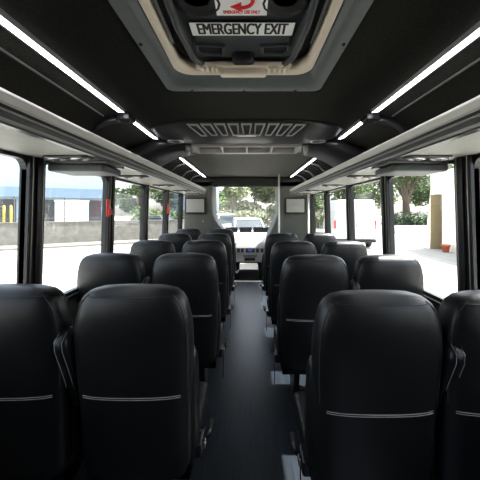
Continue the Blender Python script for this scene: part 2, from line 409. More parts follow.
# groove line on the cove, LED light bars
for s in (-1, 1):
    b = NB(); prism(b, [(s*.873, 1.974), (s*.880, 1.9715), (s*.879, 1.966), (s*.872, 1.9685)], 'y', YB, 1.82); struct('trim_%d' % n_t, b, M['alu_d']); n_t += 1
side = {-1: 'left', 1: 'right'}
for s in (-1, 1):
    for (y0, y1, where) in ((YB, 1.80, 'nearest the camera'), (1.97, 2.47, 'short piece just behind the bracket'), (3.36, 5.30, 'far piece running up to the cab')):
        r = empty('light_bar', (s*.765, y0, ZC), 'glowing white strip on the %s of the ceiling, %s' % (side[s], where), 'ceiling light', 'ceiling light strips')
        b = NB(); prism(b, [(s*.735, ZC), (s*.742, ZC-.018), (s*.750, ZC-.018), (s*.750, ZC-.006), (s*.800, ZC-.006), (s*.803, ZC)], 'y', y0, y1)
        loc(finish('housing', b, M['alu_d'], r), r)
        b = NB(); prism(b, [(s*.741, ZC-.0185), (s*.780, ZC-.012), (s*.780, ZC-.004), (s*.751, ZC-.004)], 'y', y0+.01, y1-.005)
        loc(tag(finish('diffuser', b, M['led'], r), 'glowing white strip'), r)
    # brackets
    for yb, dsc in ((1.885, 'near'),):
        r = empty('rack_bracket', (s*.77, yb, ZC), 'black curved bracket from the %s ceiling light strip down to the luggage rack' % side[s], 'bracket')
        b = NB(); box(b, *sorted((s*.725, s*.81)), yb-.045, yb+.045, ZC-.045, ZC-.001); loc(finish('clamp_block', b, M['plastic_s'], r, bevel=.008), r)
        b = NB(); tube(b, [(s*.80, yb, ZC-.03), (s*.87, yb-.01, ZC-.045), (s*.94, yb-.02, ZC-.08), (s*.99, yb-.02, ZC-.14), (s*1.0, yb-.02, ZC-.22), (s*1.0, yb-.02, ZT+.018)], .02, 10); loc(finish('arm', b, M['plastic_s'], r, smooth=True), r)
        b = NB(); tube(b, [(s*.74, yb, ZC-.045), (s*.74, yb, ZC-.052)], .008, 8); loc(finish('bolt', b, M['steel'], r), r)
    for k, yb in enumerate((3.75, 4.35, 4.95)):
        r = empty('rack_bracket', (s*.85, yb, ZC), 'slim dark rack bracket behind the air unit, %s side, %s of three' % (side[s], ('nearest', 'middle', 'farthest')[k]), 'bracket')
        b = NB(); tube(b, [(s*.81, yb, ZC-.015), (s*.90, yb, ZC-.055), (s*.97, yb, ZC-.13), (s*.985, yb, ZC-.22), (s*.985, yb, ZT+.018)], .014, 8); loc(finish('arm', b, M['alu_d'], r, smooth=True), r)
        b = NB(); box(b, *sorted((s*.80, s*.845)), yb-.03, yb+.03, ZC-.03, ZC-.012); loc(finish('clamp_block', b, M['plastic_s'], r, bevel=.005), r)

# reading light and air nozzle panels
def service_panel(s, y, label):
    r = empty('reading_light_panel', (s*.915, y, ZT), label, 'reading light', 'reading light panels under the racks')
    b = NB(); prism(b, rrect(-.125, .125, -.032, .032, .03), 'z', -.010, -.0005); finish('base_plate', b, M['plastic_s'], r, bevel=.003)
    for dx in (-.058, .058):
        b = NB(); rings = []
        for (k, z, sc) in ((0, -.010, 1), (1, -.016, .97), (2, -.019, .85), (3, -.017, .7), (4, -.013, .66)):
            rings.append([(dx+.05*sc*math.cos(t*PI/10), .026*sc*math.sin(t*PI/10), z) for t in range(20)])
        loft(b, rings); n_ = finish('air_nozzle', b, M['steel'], r, smooth=True)
        b = NB(); loft(b, [[(dx+.014*q*math.cos(t*PI/6), .012*q*math.sin(t*PI/6), z) for t in range(12)] for z, q in ((-.012, 1), (-.021, .9), (-.023, .5))])
        finish('knob', b, M['plastic'], n_)
    return r
first = None
ordn = ['over the nearest row', 'over the second row', 'over the third row', 'over the fourth row', 'over the front row']
for s in (-1, 1):
    for k, y in enumerate((1.53, 2.40, 3.27, 4.14, 4.95)):
        lb = 'chrome twin air nozzle and reading light plate under the %s rack %s' % (side[s], ordn[k])
        if first is None: first = service_panel(s, y, lb)
        else:
            c = copy_tree(first); c.location = (s*.915, y, ZT); c['label'] = lb
# flip-down monitors
for s in (-1, 1):
    r = empty('folding_monitor', (s*.93, 1.63, ZT), 'grey folded flip-down monitor hanging under the %s rack' % side[s], 'monitor')
    b = NB(); box(b, -.165, .165, .0, .23, -.024, -.001); finish('ceiling_bracket', b, M['alu_d'], r, bevel=.006)
    b = NB(); box(b, -.15, .15, -.02, .22, -.066, -.028); finish('screen_housing', b, M['hatch'], r, bevel=.012)
    b = NB(); tube(b, [(-.15, .0, -.03), (.15, .0, -.03)], .009, 10); finish('hinge', b, M['plastic'], r, smooth=True)
# stuff on the bulkhead: monitors
for s, x0, x1 in ((-1, -1.105, -.765), (1, .67, 1.01)):
    r = empty('wall_monitor', ((x0+x1)/2, YF, 1.475), 'pale screen in a black frame on the %s front partition' % side[s], 'monitor')
    hw_ = (x1-x0)/2
    b = NB(); box(b, -hw_-.015, hw_+.015, -.035, -.001, -.15, .145); finish('frame', b, M['plastic'], r, bevel=.006)
    b = NB(); box(b, -hw_+.012, hw_-.012, -.040, -.033, -.115, .12); finish('screen', b, M['screen'], r)
    for dx in (-.6, .1, .6):
        b = NB(); box(b, dx*hw_-.03, dx*hw_+.03, -.046, -.036, -.148, -.118); finish('mount', b, M['rubber'], r, bevel=.003)
r = empty('access_panel', (-.80, YF, 1.14), 'flat grey access cover low on the left front partition', 'panel')
b = NB(); box(b, -.16, .16, -.012, -.0005, -.13, .13); finish('cover', b, M['bulk'], r, bevel=.004)
b = NB(); box(b, -.01, .01, -.02, -.011, .05, .07); finish('latch', b, M['steel'], r, bevel=.002)
# stanchions
for (x, y, z1, lb) in ((.51, 4.95, ZC, 'tall pale steel pole from floor to ceiling at the right of the aisle'), (1.0, 4.98, ZT, 'pale steel pole under the right rack beside the entry door')):
    r = empty('grab_pole', (x, y, 0), lb, 'grab pole')
    b = NB(); tube(b, [(0, 0, .01), (0, 0, z1-.01)], .016, 14); finish('pole', b, M['alu'], r, smooth=True)
    for z in (0, z1-.014):
        b = NB(); loft(b, [[(.035*math.cos(t*PI/8), .035*math.sin(t*PI/8), zz) for t in range(16)] for zz in (z+.0005, z+.0135)]); finish('flange', b, M['alu_d'], r)
# red emergency handles on left pillars
for y, lb in ((2.38, 'red window release handle on the second left pillar, larger'), (4.13, 'red window release handle on the far left pillar, smaller')):
    r = empty('release_handle', (-wx(1.41)+.024, y-.02, 1.41), lb, 'window handle', 'red window release handles')
    b = NB(); box(b, 0, .012, -.028, .028, -.06, .075); finish('grip', b, M['red'], r, bevel=.005)
    b = NB(); box(b, .010, .028, -.022, .022, -.05, .0); finish('lever', b, M['red'], r, bevel=.006)

# ================================================================== ROOF HATCH
HX = -.02
root = empty('roof_hatch', (HX, 1.0, ZC), 'grey emergency roof hatch with warning labels in the ceiling', 'roof hatch')
def ch(x, y0, y1, c): return [(x-c, y1), (x, y1-c*1.3), (x, y0+c), (x-c, y0), (-x+c, y0), (-x, y0+c), (-x, y1-c*1.3), (-x+c, y1)]
b = NB()
def ringp(x, y0, y1, c, k=5):  # rounded corner outline
    return rrect(-x, x, y0, y1, c, k)
steps = [(.376, -.52, .485, .035, .0), (.372, -.516, .481, .035, -.014), (.34, -.48, .44, .035, -.022), (.315, -.45, .40, .05, -.020), (.295, -.42, .345, .07, .008), (.285, -.41, .325, .075, .03), (.280, -.405, .315, .08, .05)]
rings = [[(x, y, z) for x, y in ringp(a, y0, y1, c)] for a, y0, y1, c, z in steps]
rings.append([(x, y, .07) for x, y in ringp(.300, -.425, .335, .08)]); rings.append([(x, y, .02) for x, y in ringp(.372, -.516, .481, .035)])
rings.append(rings[0])
loft(b, rings, cap=False); finish('frame', b, M['hatch'], root, smooth=True)
for o_ in [root.children[0]]:
    e = o_.modifiers.new('es', 'EDGE_SPLIT'); e.split_angle = math.radians(40)
b = NB(); rings = [[(x, y, z) for x, y in ringp(a, y0, y1, c)] for a, y0, y1, c, z in ((.293, -.418, .330, .075, -.002), (.276, -.40, .312, .075, -.006), (.268, -.392, .300, .075, .012), (.268, -.392, .30, .075, .05), (.285, -.40, .32, .075, .05))]
rings.append(rings[0]); loft(b, rings, cap=False); tag(finish('inner_rim', b, M['cream'], root, smooth=True), 'cream rim inside the hatch')
b = NB(); frame(b, rrect(-.275, .275, -.40, .315, .07), rrect(-.20, .20, -.35, .25, .05), 'z', .052, .075); finish('gasket', b, M['rubber'], root)
b = NB(); prism(b, rrect(-.236, .236, -.36, .262, .06), 'z', .040, .07); cov = finish('cover', b, M['cover'], root, bevel=.012)
b = NB(); prism(b, [(-.16, .02), (.16, .02), (.19, .16), (.15, .235), (-.15, .235), (-.19, .16)], 'z', .028, .045); finish('raised_panel', b, M['cover'], cov, bevel=.01)
for sx in (-1, 1):
    b = NB()
    frame(b, [(sx*.065, .135), (sx*.175, .125), (sx*.185, .17), (sx*.16, .20), (sx*.075, .20)], [(sx*.078, .143), (sx*.168, .135), (sx*.172, .165), (sx*.153, .19), (sx*.083, .19)], 'z', .016, .034)
    finish('pocket_rim', b, M['cover'], cov, bevel=.004)
    b = NB(); prism(b, [(sx*.078, .143), (sx*.168, .135), (sx*.172, .165), (sx*.153, .19), (sx*.083, .19)], 'z', .0265, .031); finish('pocket', b, M['rubber'], cov)
    b = NB(); tube(b, [(sx*.215, -.36, .02), (sx*.217, 0, .014), (sx*.200, .20, .012), (sx*.165, .27, .012)], .013, 8); finish('strut', b, M['cover'], cov, smooth=True)
    b = NB(); tube(b, [(sx*.252, -.3, .012), (sx*.253, .1, .012)], .005, 6); finish('channel', b, M['alu_d'], cov)
    # corner cups
    b = NB(); loft(b, [[(sx*.135+q*.075*math.cos(t*PI/8), -.09+q*.06*math.sin(t*PI/8), z) for t in range(16)] for q, z in ((1, .036), (.95, .024), (.7, .028), (.5, .036))]); finish('moulded_cup', b, M['rubber'], cov, smooth=True)
b = NB(); prism(b, rrect(-.045, .045, .185, .245, .02), 'z', -.004, .03); finish('knob', b, M['plastic_s'], cov, bevel=.01)
b = NB(); box(b, -.20, .20, .25, .285, .000, .02); finish('hinge_plate', b, M['cream'], root, bevel=.004)
b = NB(); box(b, -.098, .098, .262, .300, -.030, .000); finish('handle', b, M['cream'], root, bevel=.009)
for sx in (-1, 1):
    for k in range(4):
        b = NB(); xx = sx*(.11+k*.022); box(b, xx-.005, xx+.005, .252, .29, -.01, .002); finish('rib', b, M['cream'], root, bevel=.002)
for xx, yy in ((-.25, .455), (0, .462), (.25, .455), (-.355, .05), (.355, .05), (-.355, -.3), (.355, -.3)):
    b = NB(); loft(b, [[(xx+.006*q*math.cos(t*PI/5), yy+.006*q*math.sin(t*PI/5), z) for t in range(10)] for q, z in ((1, -.015), (1, -.023), (.6, -.0255))]); finish('screw', b, M['rubber'], root)
# labels on the hatch
lab = NB(); box(lab, -.178, .178, .004, .076, .0255, .0275); lab = tag(finish('exit_label', lab, M['label'], cov), 'white emergency exit sticker')
text('lettering', 'EMERGENCY EXIT', .088, M['ink'], lab, (0, .040, .0252), (PI, 0, 0), sx=.44, bold=.0045)
lab2 = NB(); box(lab2, -.080, .080, -.15, -.035, .0255, .0275); lab2 = tag(finish('use_label', lab2, M['label'], cov), 'white sticker with red arrow')
text('lettering', 'EMERGENCY USE ONLY', .021, M['redink'], lab2, (0, -.052, .0252), (PI, 0, 0), sx=.52, bold=.001)
b = NB()
arc = [(.035*math.cos(math.radians(a)), -.105+.03*math.sin(math.radians(a)), .0248) for a in range(-60, 130, 15)]
tube(b, arc, .006, 6); prism(b, [(-.0, -.098), (-.0, -.055), (-.035, -.078)], 'z', .0235, .0253); finish('arrow', b, M['redink'], lab2)

# ================================================================== CEILING AIR UNIT
root = empty('air_conditioner', (-.01, 2.4, ZC), 'wide black ceiling air conditioner with slotted grille hanging over the aisle', 'air conditioner')
b = NB(); rings = []
NX = 24
def rear_y(x): return -.42 + .19*(min(abs(x), .8)/.68)**4
for i in range(NX+1):
    x = -.71 + 1.42*i/NX; ry = rear_y(x); fy = .04 + .0*abs(x)
    e = 1-(abs(x)/.73)**6
    rings.append([(x, ry, -.001), (x, ry+.02, -.012*e-.002), (x, ry+(fy-ry)*.55, -.045*e-.004), (x, fy-.02, -.062*e-.006), (x, fy, -.058*e-.006), (x, fy+.01, -.04*e-.004), (x, fy+.01, -.001)])
loft(b, rings); finish('housing', b, M['plastic_s'], root, smooth=True)
for i in range(9):
    x = -.36 + .72*i/8; wv = .037
    ya = rear_y(x)+.035; yb2 = ya+.20
    def zt(y, x=x):
        ry = rear_y(x); fy=.04; m1 = ry+(fy-ry)*.55
        return -.014 + (-.045+.012)*(y-ry-.02)/(m1-ry-.02) if y < m1 else -.049-.019*(y-m1)/(fy-m1)
    sk = x*.12
    b = NB()
    o4 = [(x-wv+sk*.2, ya), (x+wv+sk*.2, ya), (x+wv*.62-sk, yb2), (x-wv*.62-sk, yb2)]
    i4 = [(x-wv*.72+sk*.2, ya+.015), (x+wv*.72+sk*.2, ya+.015), (x+wv*.42-sk, yb2-.015), (x-wv*.42-sk, yb2-.015)]
    va = [b.verts.new((p[0], p[1], zt(p[1])-.008)) for p in o4]; vi = [b.verts.new((p[0], p[1], zt(p[1])-.008)) for p in i4]
    vb = [b.verts.new((p[0], p[1], zt(p[1])+.004)) for p in o4]; vc = [b.verts.new((p[0], p[1], zt(p[1])+.003)) for p in i4]
    for k in range(4):
        j = (k+1) % 4
        b.faces.new([va[k], va[j], vi[j], vi[k]]); b.faces.new([va[k], vb[k], vb[j], va[j]]); b.faces.new([vi[k], vi[j], vc[j], vc[k]])
    sl = finish('air_slot', b, M['grille'], root)
    b = NB(); q = [b.verts.new((p[0], p[1], zt(p[1])-.0025)) for p in i4]; q2 = [b.verts.new((p[0], p[1], zt(p[1])+.002)) for p in i4]
    b.faces.new(q); b.faces.new(q2[::-1])
    for k in range(4): b.faces.new([q[k], q[(k+1) % 4], q2[(k+1) % 4], q2[k]])
    finish('opening', b, M['rubber'], sl)
b = NB(); box(b, -.07, .07, -.20, -.155, -.052, -.038); finish('badge', b, M['steel'], root, bevel=.004)
for sx in (-1, 1):
    b = NB(); tube(b, [(sx*(.55+.055*math.cos(t*PI/8)), -.075+.045*math.sin(t*PI/8), -.068) for t in range(0, 17)], .008, 6); finish('handle_ring', b, M['steel'], root, smooth=True)
# return grille behind it
rg = NB(); frame(rg, rrect(-.46, .46, .055, .37, .03), rrect(-.43, .43, .085, .335, .01), 'z', -.080, -.001)
rg = finish('return_grille', rg, M['grille'], root, bevel=.004)
for k in range(4):
    x0 = -.43+.215*k
    b = NB(); box(b, x0+.006, x0+.209, .087, .333, -.045, -.035); finish('filter_panel', b, M['filter'], rg)
for k in range(3):
    x0 = -.215+.215*k
    b = NB(); box(b, x0-.007, x0+.007, .08, .34, -.079, -.03); finish('divider', b, M['grille'], rg, bevel=.002)
b = NB(); box(b, -.62, .62, .44, .50, -.062, -.001); fs = finish('front_strip', b, M['plastic_s'], root, bevel=.008)
for k in range(8):
    x0 = -.42+.12*k; b = NB(); box(b, x0-.035, x0+.035, .436, .44, -.06, -.045); finish('clip', b, M['grille'], fs)
for sx in (-1, 1):
    b = NB(); rings = []
    for k in range(13):
        u = k/12; x = sx*(.46+.60*u)
        zb = -.055-.035*math.sin(u*PI*.5) - .26*max(0, u-.35)**1.6
        zt_ = -.001 if abs(x) < .78 else -.001-(abs(x)-.78)*.36
        rings.append([(x, .08+.10*u, zt_), (x, .06+.10*u, zb+.02), (x, .09+.10*u, zb), (x, .50+.36*u, zb), (x, .54+.36*u, zb+.02), (x, .52+.36*u, zt_)])
    loft(b, rings); finish('side_duct', b, M['plastic_s'], root, smooth=True)
    b = NB(); tube(b, [(sx*.49, .10, -.065), (sx*.55, .40, -.075)], .022, 8); finish('duct_collar', b, M['grille'], root, smooth=True)

# ================================================================== SEATS
TAB = [(.335,.12,.085,.125),(.342,.165,.07,.155),(.358,.192,.06,.175),(.39,.205,.055,.185),(.50,.212,.045,.185),(.62,.216,.035,.175),(.70,.2175,.026,.165),
       (.80,.222,.016,.158),(.90,.224,.006,.150),(.97,.219,.001,.145),(1.01,.211,.0,.140),(1.045,.203,.002,.136),(1.073,.187,.008,.128),(1.091,.166,.018,.118),(1.102,.130,.032,.104),(1.1075,.075,.048,.088),(1.109,.01,.062,.072)]
def sec(z):
    for i in range(len(TAB)-1):
        if TAB[i][0] <= z <= TAB[i+1][0]:
            p0 = TAB[max(i-1, 0)]; p1 = TAB[i]; p2 = TAB[i+1]; p3 = TAB[min(i+2, len(TAB)-1)]
            h = p2[0]-p1[0]; t = (z-p1[0])/h
            out = []
            for k in (1, 2, 3):
                m1 = (p2[k]-p0[k])/(p2[0]-p0[0]) if i > 0 else (p2[k]-p1[k])/h
                m2 = (p3[k]-p1[k])/(p3[0]-p1[0]) if i < len(TAB)-2 else (p2[k]-p1[k])/h
                out.append((2*t**3-3*t*t+1)*p1[k]+(t**3-2*t*t+t)*h*m1+(-2*t**3+3*t*t)*p2[k]+(t**3-t*t)*h*m2)
            return out
    return TAB[-1][1:]
EX = 4.0
def bp(z, a, off=0):
    hw_, yr, yf = sec(z); c = math.cos(a); s_ = math.sin(a)
    yc = (yr+yf)/2; d = (yf-yr)/2
    fx = math.copysign(abs(c)**(2/EX), c); fy = math.copysign(abs(s_)**(2/EX), s_)
    # rear face gently domed
    dome = .012*(1-abs(fx)**2) if s_ < 0 else -.01*(1-abs(fx)**2)
    return ((hw_+off)*fx, yc + (d+off)*fy - dome*min(1, hw_/.2), z)
def make_seat(s, arm):
    """s=-1: seat whose aisle side is +x (left block); s=+1 mirror"""
    m = -s   # +1 -> aisle towards +x
    r = empty('coach_seat', (0,0,0), 'x', 'seat', 'black leather coach seats')
    b = NB(); zs = []
    for i in range(len(TAB)-1):
        a, c = TAB[i][0], TAB[i+1][0]; n = max(1, round((c-a)/.025)); zs += [a+(c-a)*k/n for k in range(n)]
    zs.append(TAB[-1][0]); N = 44
    loft(b, [[bp(z, 2*PI*k/N) for k in range(N)] for z in zs])
    back = finish('backrest', b, M['leather'], r, smooth=True)
    # stitching: two rows across the back
    for dz in (0, -.0075):
        b = NB(); z = .700+dz; pts = []
        for k in range(25):
            a = PI + (.22+.56*k/24*2 - .0)*PI/1.0 if False else None
            x = -.185+.37*k/24
            hw_, yr, yf = sec(z); c = min(.999, abs(x)/hw_)
            fy = (1-c**EX)**(1/EX); yc = (yr+yf)/2; d = (yf-yr)/2
            pts.append((x, yc-d*fy-.012*(1-c*c)-.0006, z))
        tube(b, pts, .0013, 5); finish('stitching', b, M['stitch'], back)
    for sx in (1, -1):
        for off, key in ((.07, 'stitch'), (0, 'pipe')):
            b = NB(); pts = []
            for k in range(26):
                z = .72 + (1.086-.72)*k/25
                ang = -.48 + off*(.35 if key == 'stitch' else 0) + (.0 if k < 20 else -.04*(k-20))
                a = ang if sx > 0 else PI-ang
                p = bp(z, a, .0002); pts.append(p)
            tube(b, pts, .0009 if key == 'stitch' else .002, 5); finish('side_seam', b, M['stitch2' if key == 'stitch' else key], back)
    b = NB(); tube(b, [bp(1.078, -.48-(PI-.96)*k/24, .0002) for k in range(25)], .0016, 5); finish('top_seam', b, M['pipe'], back)
    # side bolster, aisle and wall side
    for sx in (1, -1):
        b = NB(); rings = []
        for z, q in ((.40,.6),(.43,.9),(.50,1),(.62,1),(.74,.95),(.80,.8),(.83,.45)):
            rings.append([(sx*(.205+.030*q*math.cos(t*PI/8)), .165+.055*q*math.sin(t*PI/8)-(z-.5)*.05, z) for t in range(16)])
        loft(b, rings); finish('side_bolster', b, M['leather'], r, smooth=True)
    # cushion
    b = NB(); rings = []
    for (y, hw_, z0, z1) in ((.12,.19,.36,.42),(.135,.212,.335,.445),(.18,.222,.325,.455),(.34,.228,.325,.455),(.50,.228,.325,.465),(.555,.222,.335,.460),(.58,.20,.36,.435)):
        ring = []
        for k in range(28):
            a = 2*PI*k/28; c = math.cos(a); s_ = math.sin(a)
            ring.append((hw_*math.copysign(abs(c)**.5, c), y, (z0+z1)/2 + (z1-z0)/2*math.copysign(abs(s_)**.5, s_) + (.018*abs(c)**4 if s_ > 0 else 0)))
        rings.append(ring)
    loft(b, rings); finish('cushion', b, M['leather'], r, smooth=True)
    # armrest raised between the pair (wall side of the aisle seat)
    if arm:
        b = NB(); rings = []
        AX = -m*.253
        for (y, z, q) in ((.115,.60,.4),(.105,.62,.8),(.085,.70,1),(.045,.80,1),(.010,.88,1),(.005,.915,.92),(.022,.938,.6),(.04,.945,.2)):
            rings.append([(AX+.031*q*math.copysign(abs(math.cos(t*PI/10))**.7, math.cos(t*PI/10)), y+.03+.042*q*math.copysign(abs(math.sin(t*PI/10))**.7, math.sin(t*PI/10)), z) for t in range(20)])
        loft(b, rings); ar = finish('armrest', b, M['leather'], r, smooth=True)
        for dx in (-.014, .014):
            b = NB(); tube(b, [(AX+dx, .073, .70), (AX+dx, .032, .80), (AX+dx, -.004, .88), (AX+dx, -.008, .915), (AX+dx, .024, .942)], .001, 5); finish('stitching', b, M['stitch'], ar)
    # hardware on aisle side
    b = NB(); box(b, *sorted((m*.205, m*.245)), .17, .27, .345, .405); finish('recliner_block', b, M['plastic_s'], r, bevel=.01)
    b = NB(); tube(b, [(m*.245, .25, .375), (m*.262, .27, .385), (m*.264, .33, .40)], .009, 8, rs=[.012,.012,.014]); finish('lever', b, M['plastic'], r, smooth=True)
    b = NB(); box(b, *sorted((m*.246, m*.256)), .19, .225, .372, .398); finish('buckle', b, M['steel'], r, bevel=.003)
    b = NB(); prism(b, [(.20,.40),(.212,.40),(.19,.30),(.205,.21),(.215,.20),(.19,.195),(.175,.22),(.178,.30)], 'x', *sorted((m*.247, m*.251))); finish('seat_belt', b, M['belt'], r)
    # base: rails, legs
    b = NB(); box(b, -.20, .20, .14, .20, .285, .325); box(b, -.20, .20, .46, .52, .285, .325); box(b, -.20, -.16, .14, .52, .285, .325); box(b, .16, .20, .14, .52, .285, .325); finish('seat_frame', b, M['plastic'], r, bevel=.004)
    for sx in (-1, 1):
        b = NB(); prism(b, [(.20,.29),(.46,.29),(.40,.012),(.44,0),(.22,0),(.26,.012)], 'x', sx*.09-.02, sx*.09+.02); finish('leg', b, M['plastic'], r, bevel=.004)
    return r
LY = [1.10, 1.97, 2.85, 3.73, 4.62]; RY = [1.01, 1.89, 2.78, 3.75]
rown = {0: 'nearest row', 1: 'second row', 2: 'third row', 3: 'fourth row', 4: 'fifth row'}
extra = {('left','aisle',0): 'large in front at left', ('right','aisle',0): 'large in front at right', ('left','window',0): 'cut by the left picture edge', ('right','window',0): 'cut by the right picture edge'}
for s, ys, sd in ((-1, LY, 'left'), (1, RY, 'right')):
    protos = {'aisle': make_seat(s, True), 'window': make_seat(s, False)}; used = set()
    for k, y in enumerate(ys):
        for pos, x in (('aisle', .44 if s < 0 else .447), ('window', .925 if s < 0 else .91)):
            o = protos[pos] if pos not in used else copy_tree(protos[pos])
            used.add(pos)
            if pos == 'aisle': x += -.014 if k else (.012 if s > 0 else 0)
            o.location = (s*x, y, 0)
            fr = 'front ' if k == len(ys)-1 else ''
            o['label'] = ('black leather coach seat at the %s, %s side, %s%s' % ({'aisle': 'aisle', 'window': 'windows'}[pos], sd, rown[k], ' next to the ' + ('cab' if k == len(ys)-1 else 'camera') if k in (0, len(ys)-1) else '')).replace(', ,', ',')
# cab seats
for x, lb in ((-.50, 'black seat in the lower driver cab, left of the engine cover'), (.50, 'black seat in the lower driver cab, right of the engine cover')):
    o = copy_tree([q for q in COL.objects if q.name == 'coach_seat'][0]); o.name = 'cab_seat'; o.location = (x, 5.96, -.42); o['label'] = lb; o['group'] = 'cab seats'; o['category'] = 'seat'
    o.scale = (1, 1, .90)
    for c in list(o.children):
        if c.name.startswith('armrest'):
            for g in list(c.children): bpy.data.objects.remove(g)
            bpy.data.objects.remove(c)

# ================================================================== OUTSIDE
# concrete wall on the left, with fence on top
p0 = Vector((-24, 12.4)); p1 = Vector((-3.0, 24.6)); dv = (p1-p0).normalized(); nv = Vector((dv.y, -dv.x))
def along(base, t, off): q = base + dv*t + nv*off; return q.x, q.y
def obox(bm, base, t0, t1, o0, o1, z0, z1):
    pts = [along(base, t0, o0), along(base, t1, o0), along(base, t1, o1), along(base, t0, o1)]
    bbox_hexa(bm, [(*p, z0) for p in pts] + [(*p, z1) for p in pts])
LW = (p1-p0).length
b = NB(); obox(b, p0, 0, LW, -.25, 0, GZ, .60); obox(b, p0, 0, LW, -.29, .04, .60, .66)
tag(finish('concrete_wall', b, M['concrete']), 'low beige concrete wall across the lot outside the left windows', 'wall')
b = NB(); obox(b, p0, 0, LW, .05, 1.8, GZ, GZ+.12); tag(finish('sidewalk', b, M['concrete']), kind='structure')
fr = empty('wire_fence', (*along(p0, 0, -.12), .66), 'thin metal fence standing on the concrete wall', 'fence')
k = 0
t = 1.0
while t < LW:
    b = NB(); x, y = along(p0, t, -.12); tube(b, [(x, y, .66), (x, y, 2.25)], .03, 6); loc(finish('post', b, M['louvre'], fr), fr); t += 2.6
for z in (.85, 2.2):
    b = NB(); x0, y0 = along(p0, .2, -.12); x1, y1 = along(p0, LW-.2, -.12); tube(b, [(x0, y0, z), (x1, y1, z)], .02, 6); loc(finish('rail', b, M['louvre'], fr), fr)
# blue building
B0 = Vector((-40, 13.5)); 
bl = empty('warehouse', (-25, 24, GZ), 'pale blue industrial building beyond the concrete wall on the left', 'building')
BL = (Vector((-13.8, 28.9))-B0).length
b = NB(); obox(b, B0, 0, BL, -9, 0, GZ, 9.5); loc(finish('wall', b, M['blue_wall'], bl), bl)
b = NB(); obox(b, B0, 0, BL+.1, 0, .5, 2.45, 3.35); loc(tag(finish('fascia', b, M['blue_band'], bl), 'darker blue band'), bl)
for kk, (t0, t1) in enumerate(((4, 7.5), (9, 12), (14, 16.2), (17.6, 19.8), (20.8, 23.6), (25.1, 26.7), (28.6, 30.1))):
    b = NB()
    obox(b, B0, t0, t1, 0, .02, .2, 2.3)
    for q in range(9): z = .25+q*.23; obox(b, B0, t0, t1, .02, .10, z, z+.10)
    loc(finish('louvre_window', b, M['louvre'], bl), bl)
# white cabinet, yellow posts
b = NB(); x, y = along(p0, 15.1-2.0, -1.4)
cx = -11.9; cy = 21.6
b = NB(); box(b, -1.05, 1.05, -.4, .4, 0, 2.85); box(b, -1.1, 1.1, -.45, .45, 2.85, 2.95); o = finish('utility_cabinet', b, M['white'], bevel=.02); o.location = (cx-1.0, cy+.4, GZ); o.rotation_euler = (0, 0, math.atan2(dv.y, dv.x))
tag(o, 'plain white boxy cabinet behind the concrete wall', 'cabinet')
for k, x in enumerate((-15.2, -14.7)):
    b = NB(); tube(b, [(0,0,0),(0,0,2.5),(0,0,2.56)], .11, 10, rs=[.07,.07,.03]); o = finish('bollard', b, M['yellow'], smooth=True); o.location = (x-.75-k*.12, 19.6+k*.1, GZ)
    tag(o, ('left' if k == 0 else 'right')+' one of two tall yellow posts behind the concrete wall', 'post', 'yellow posts')

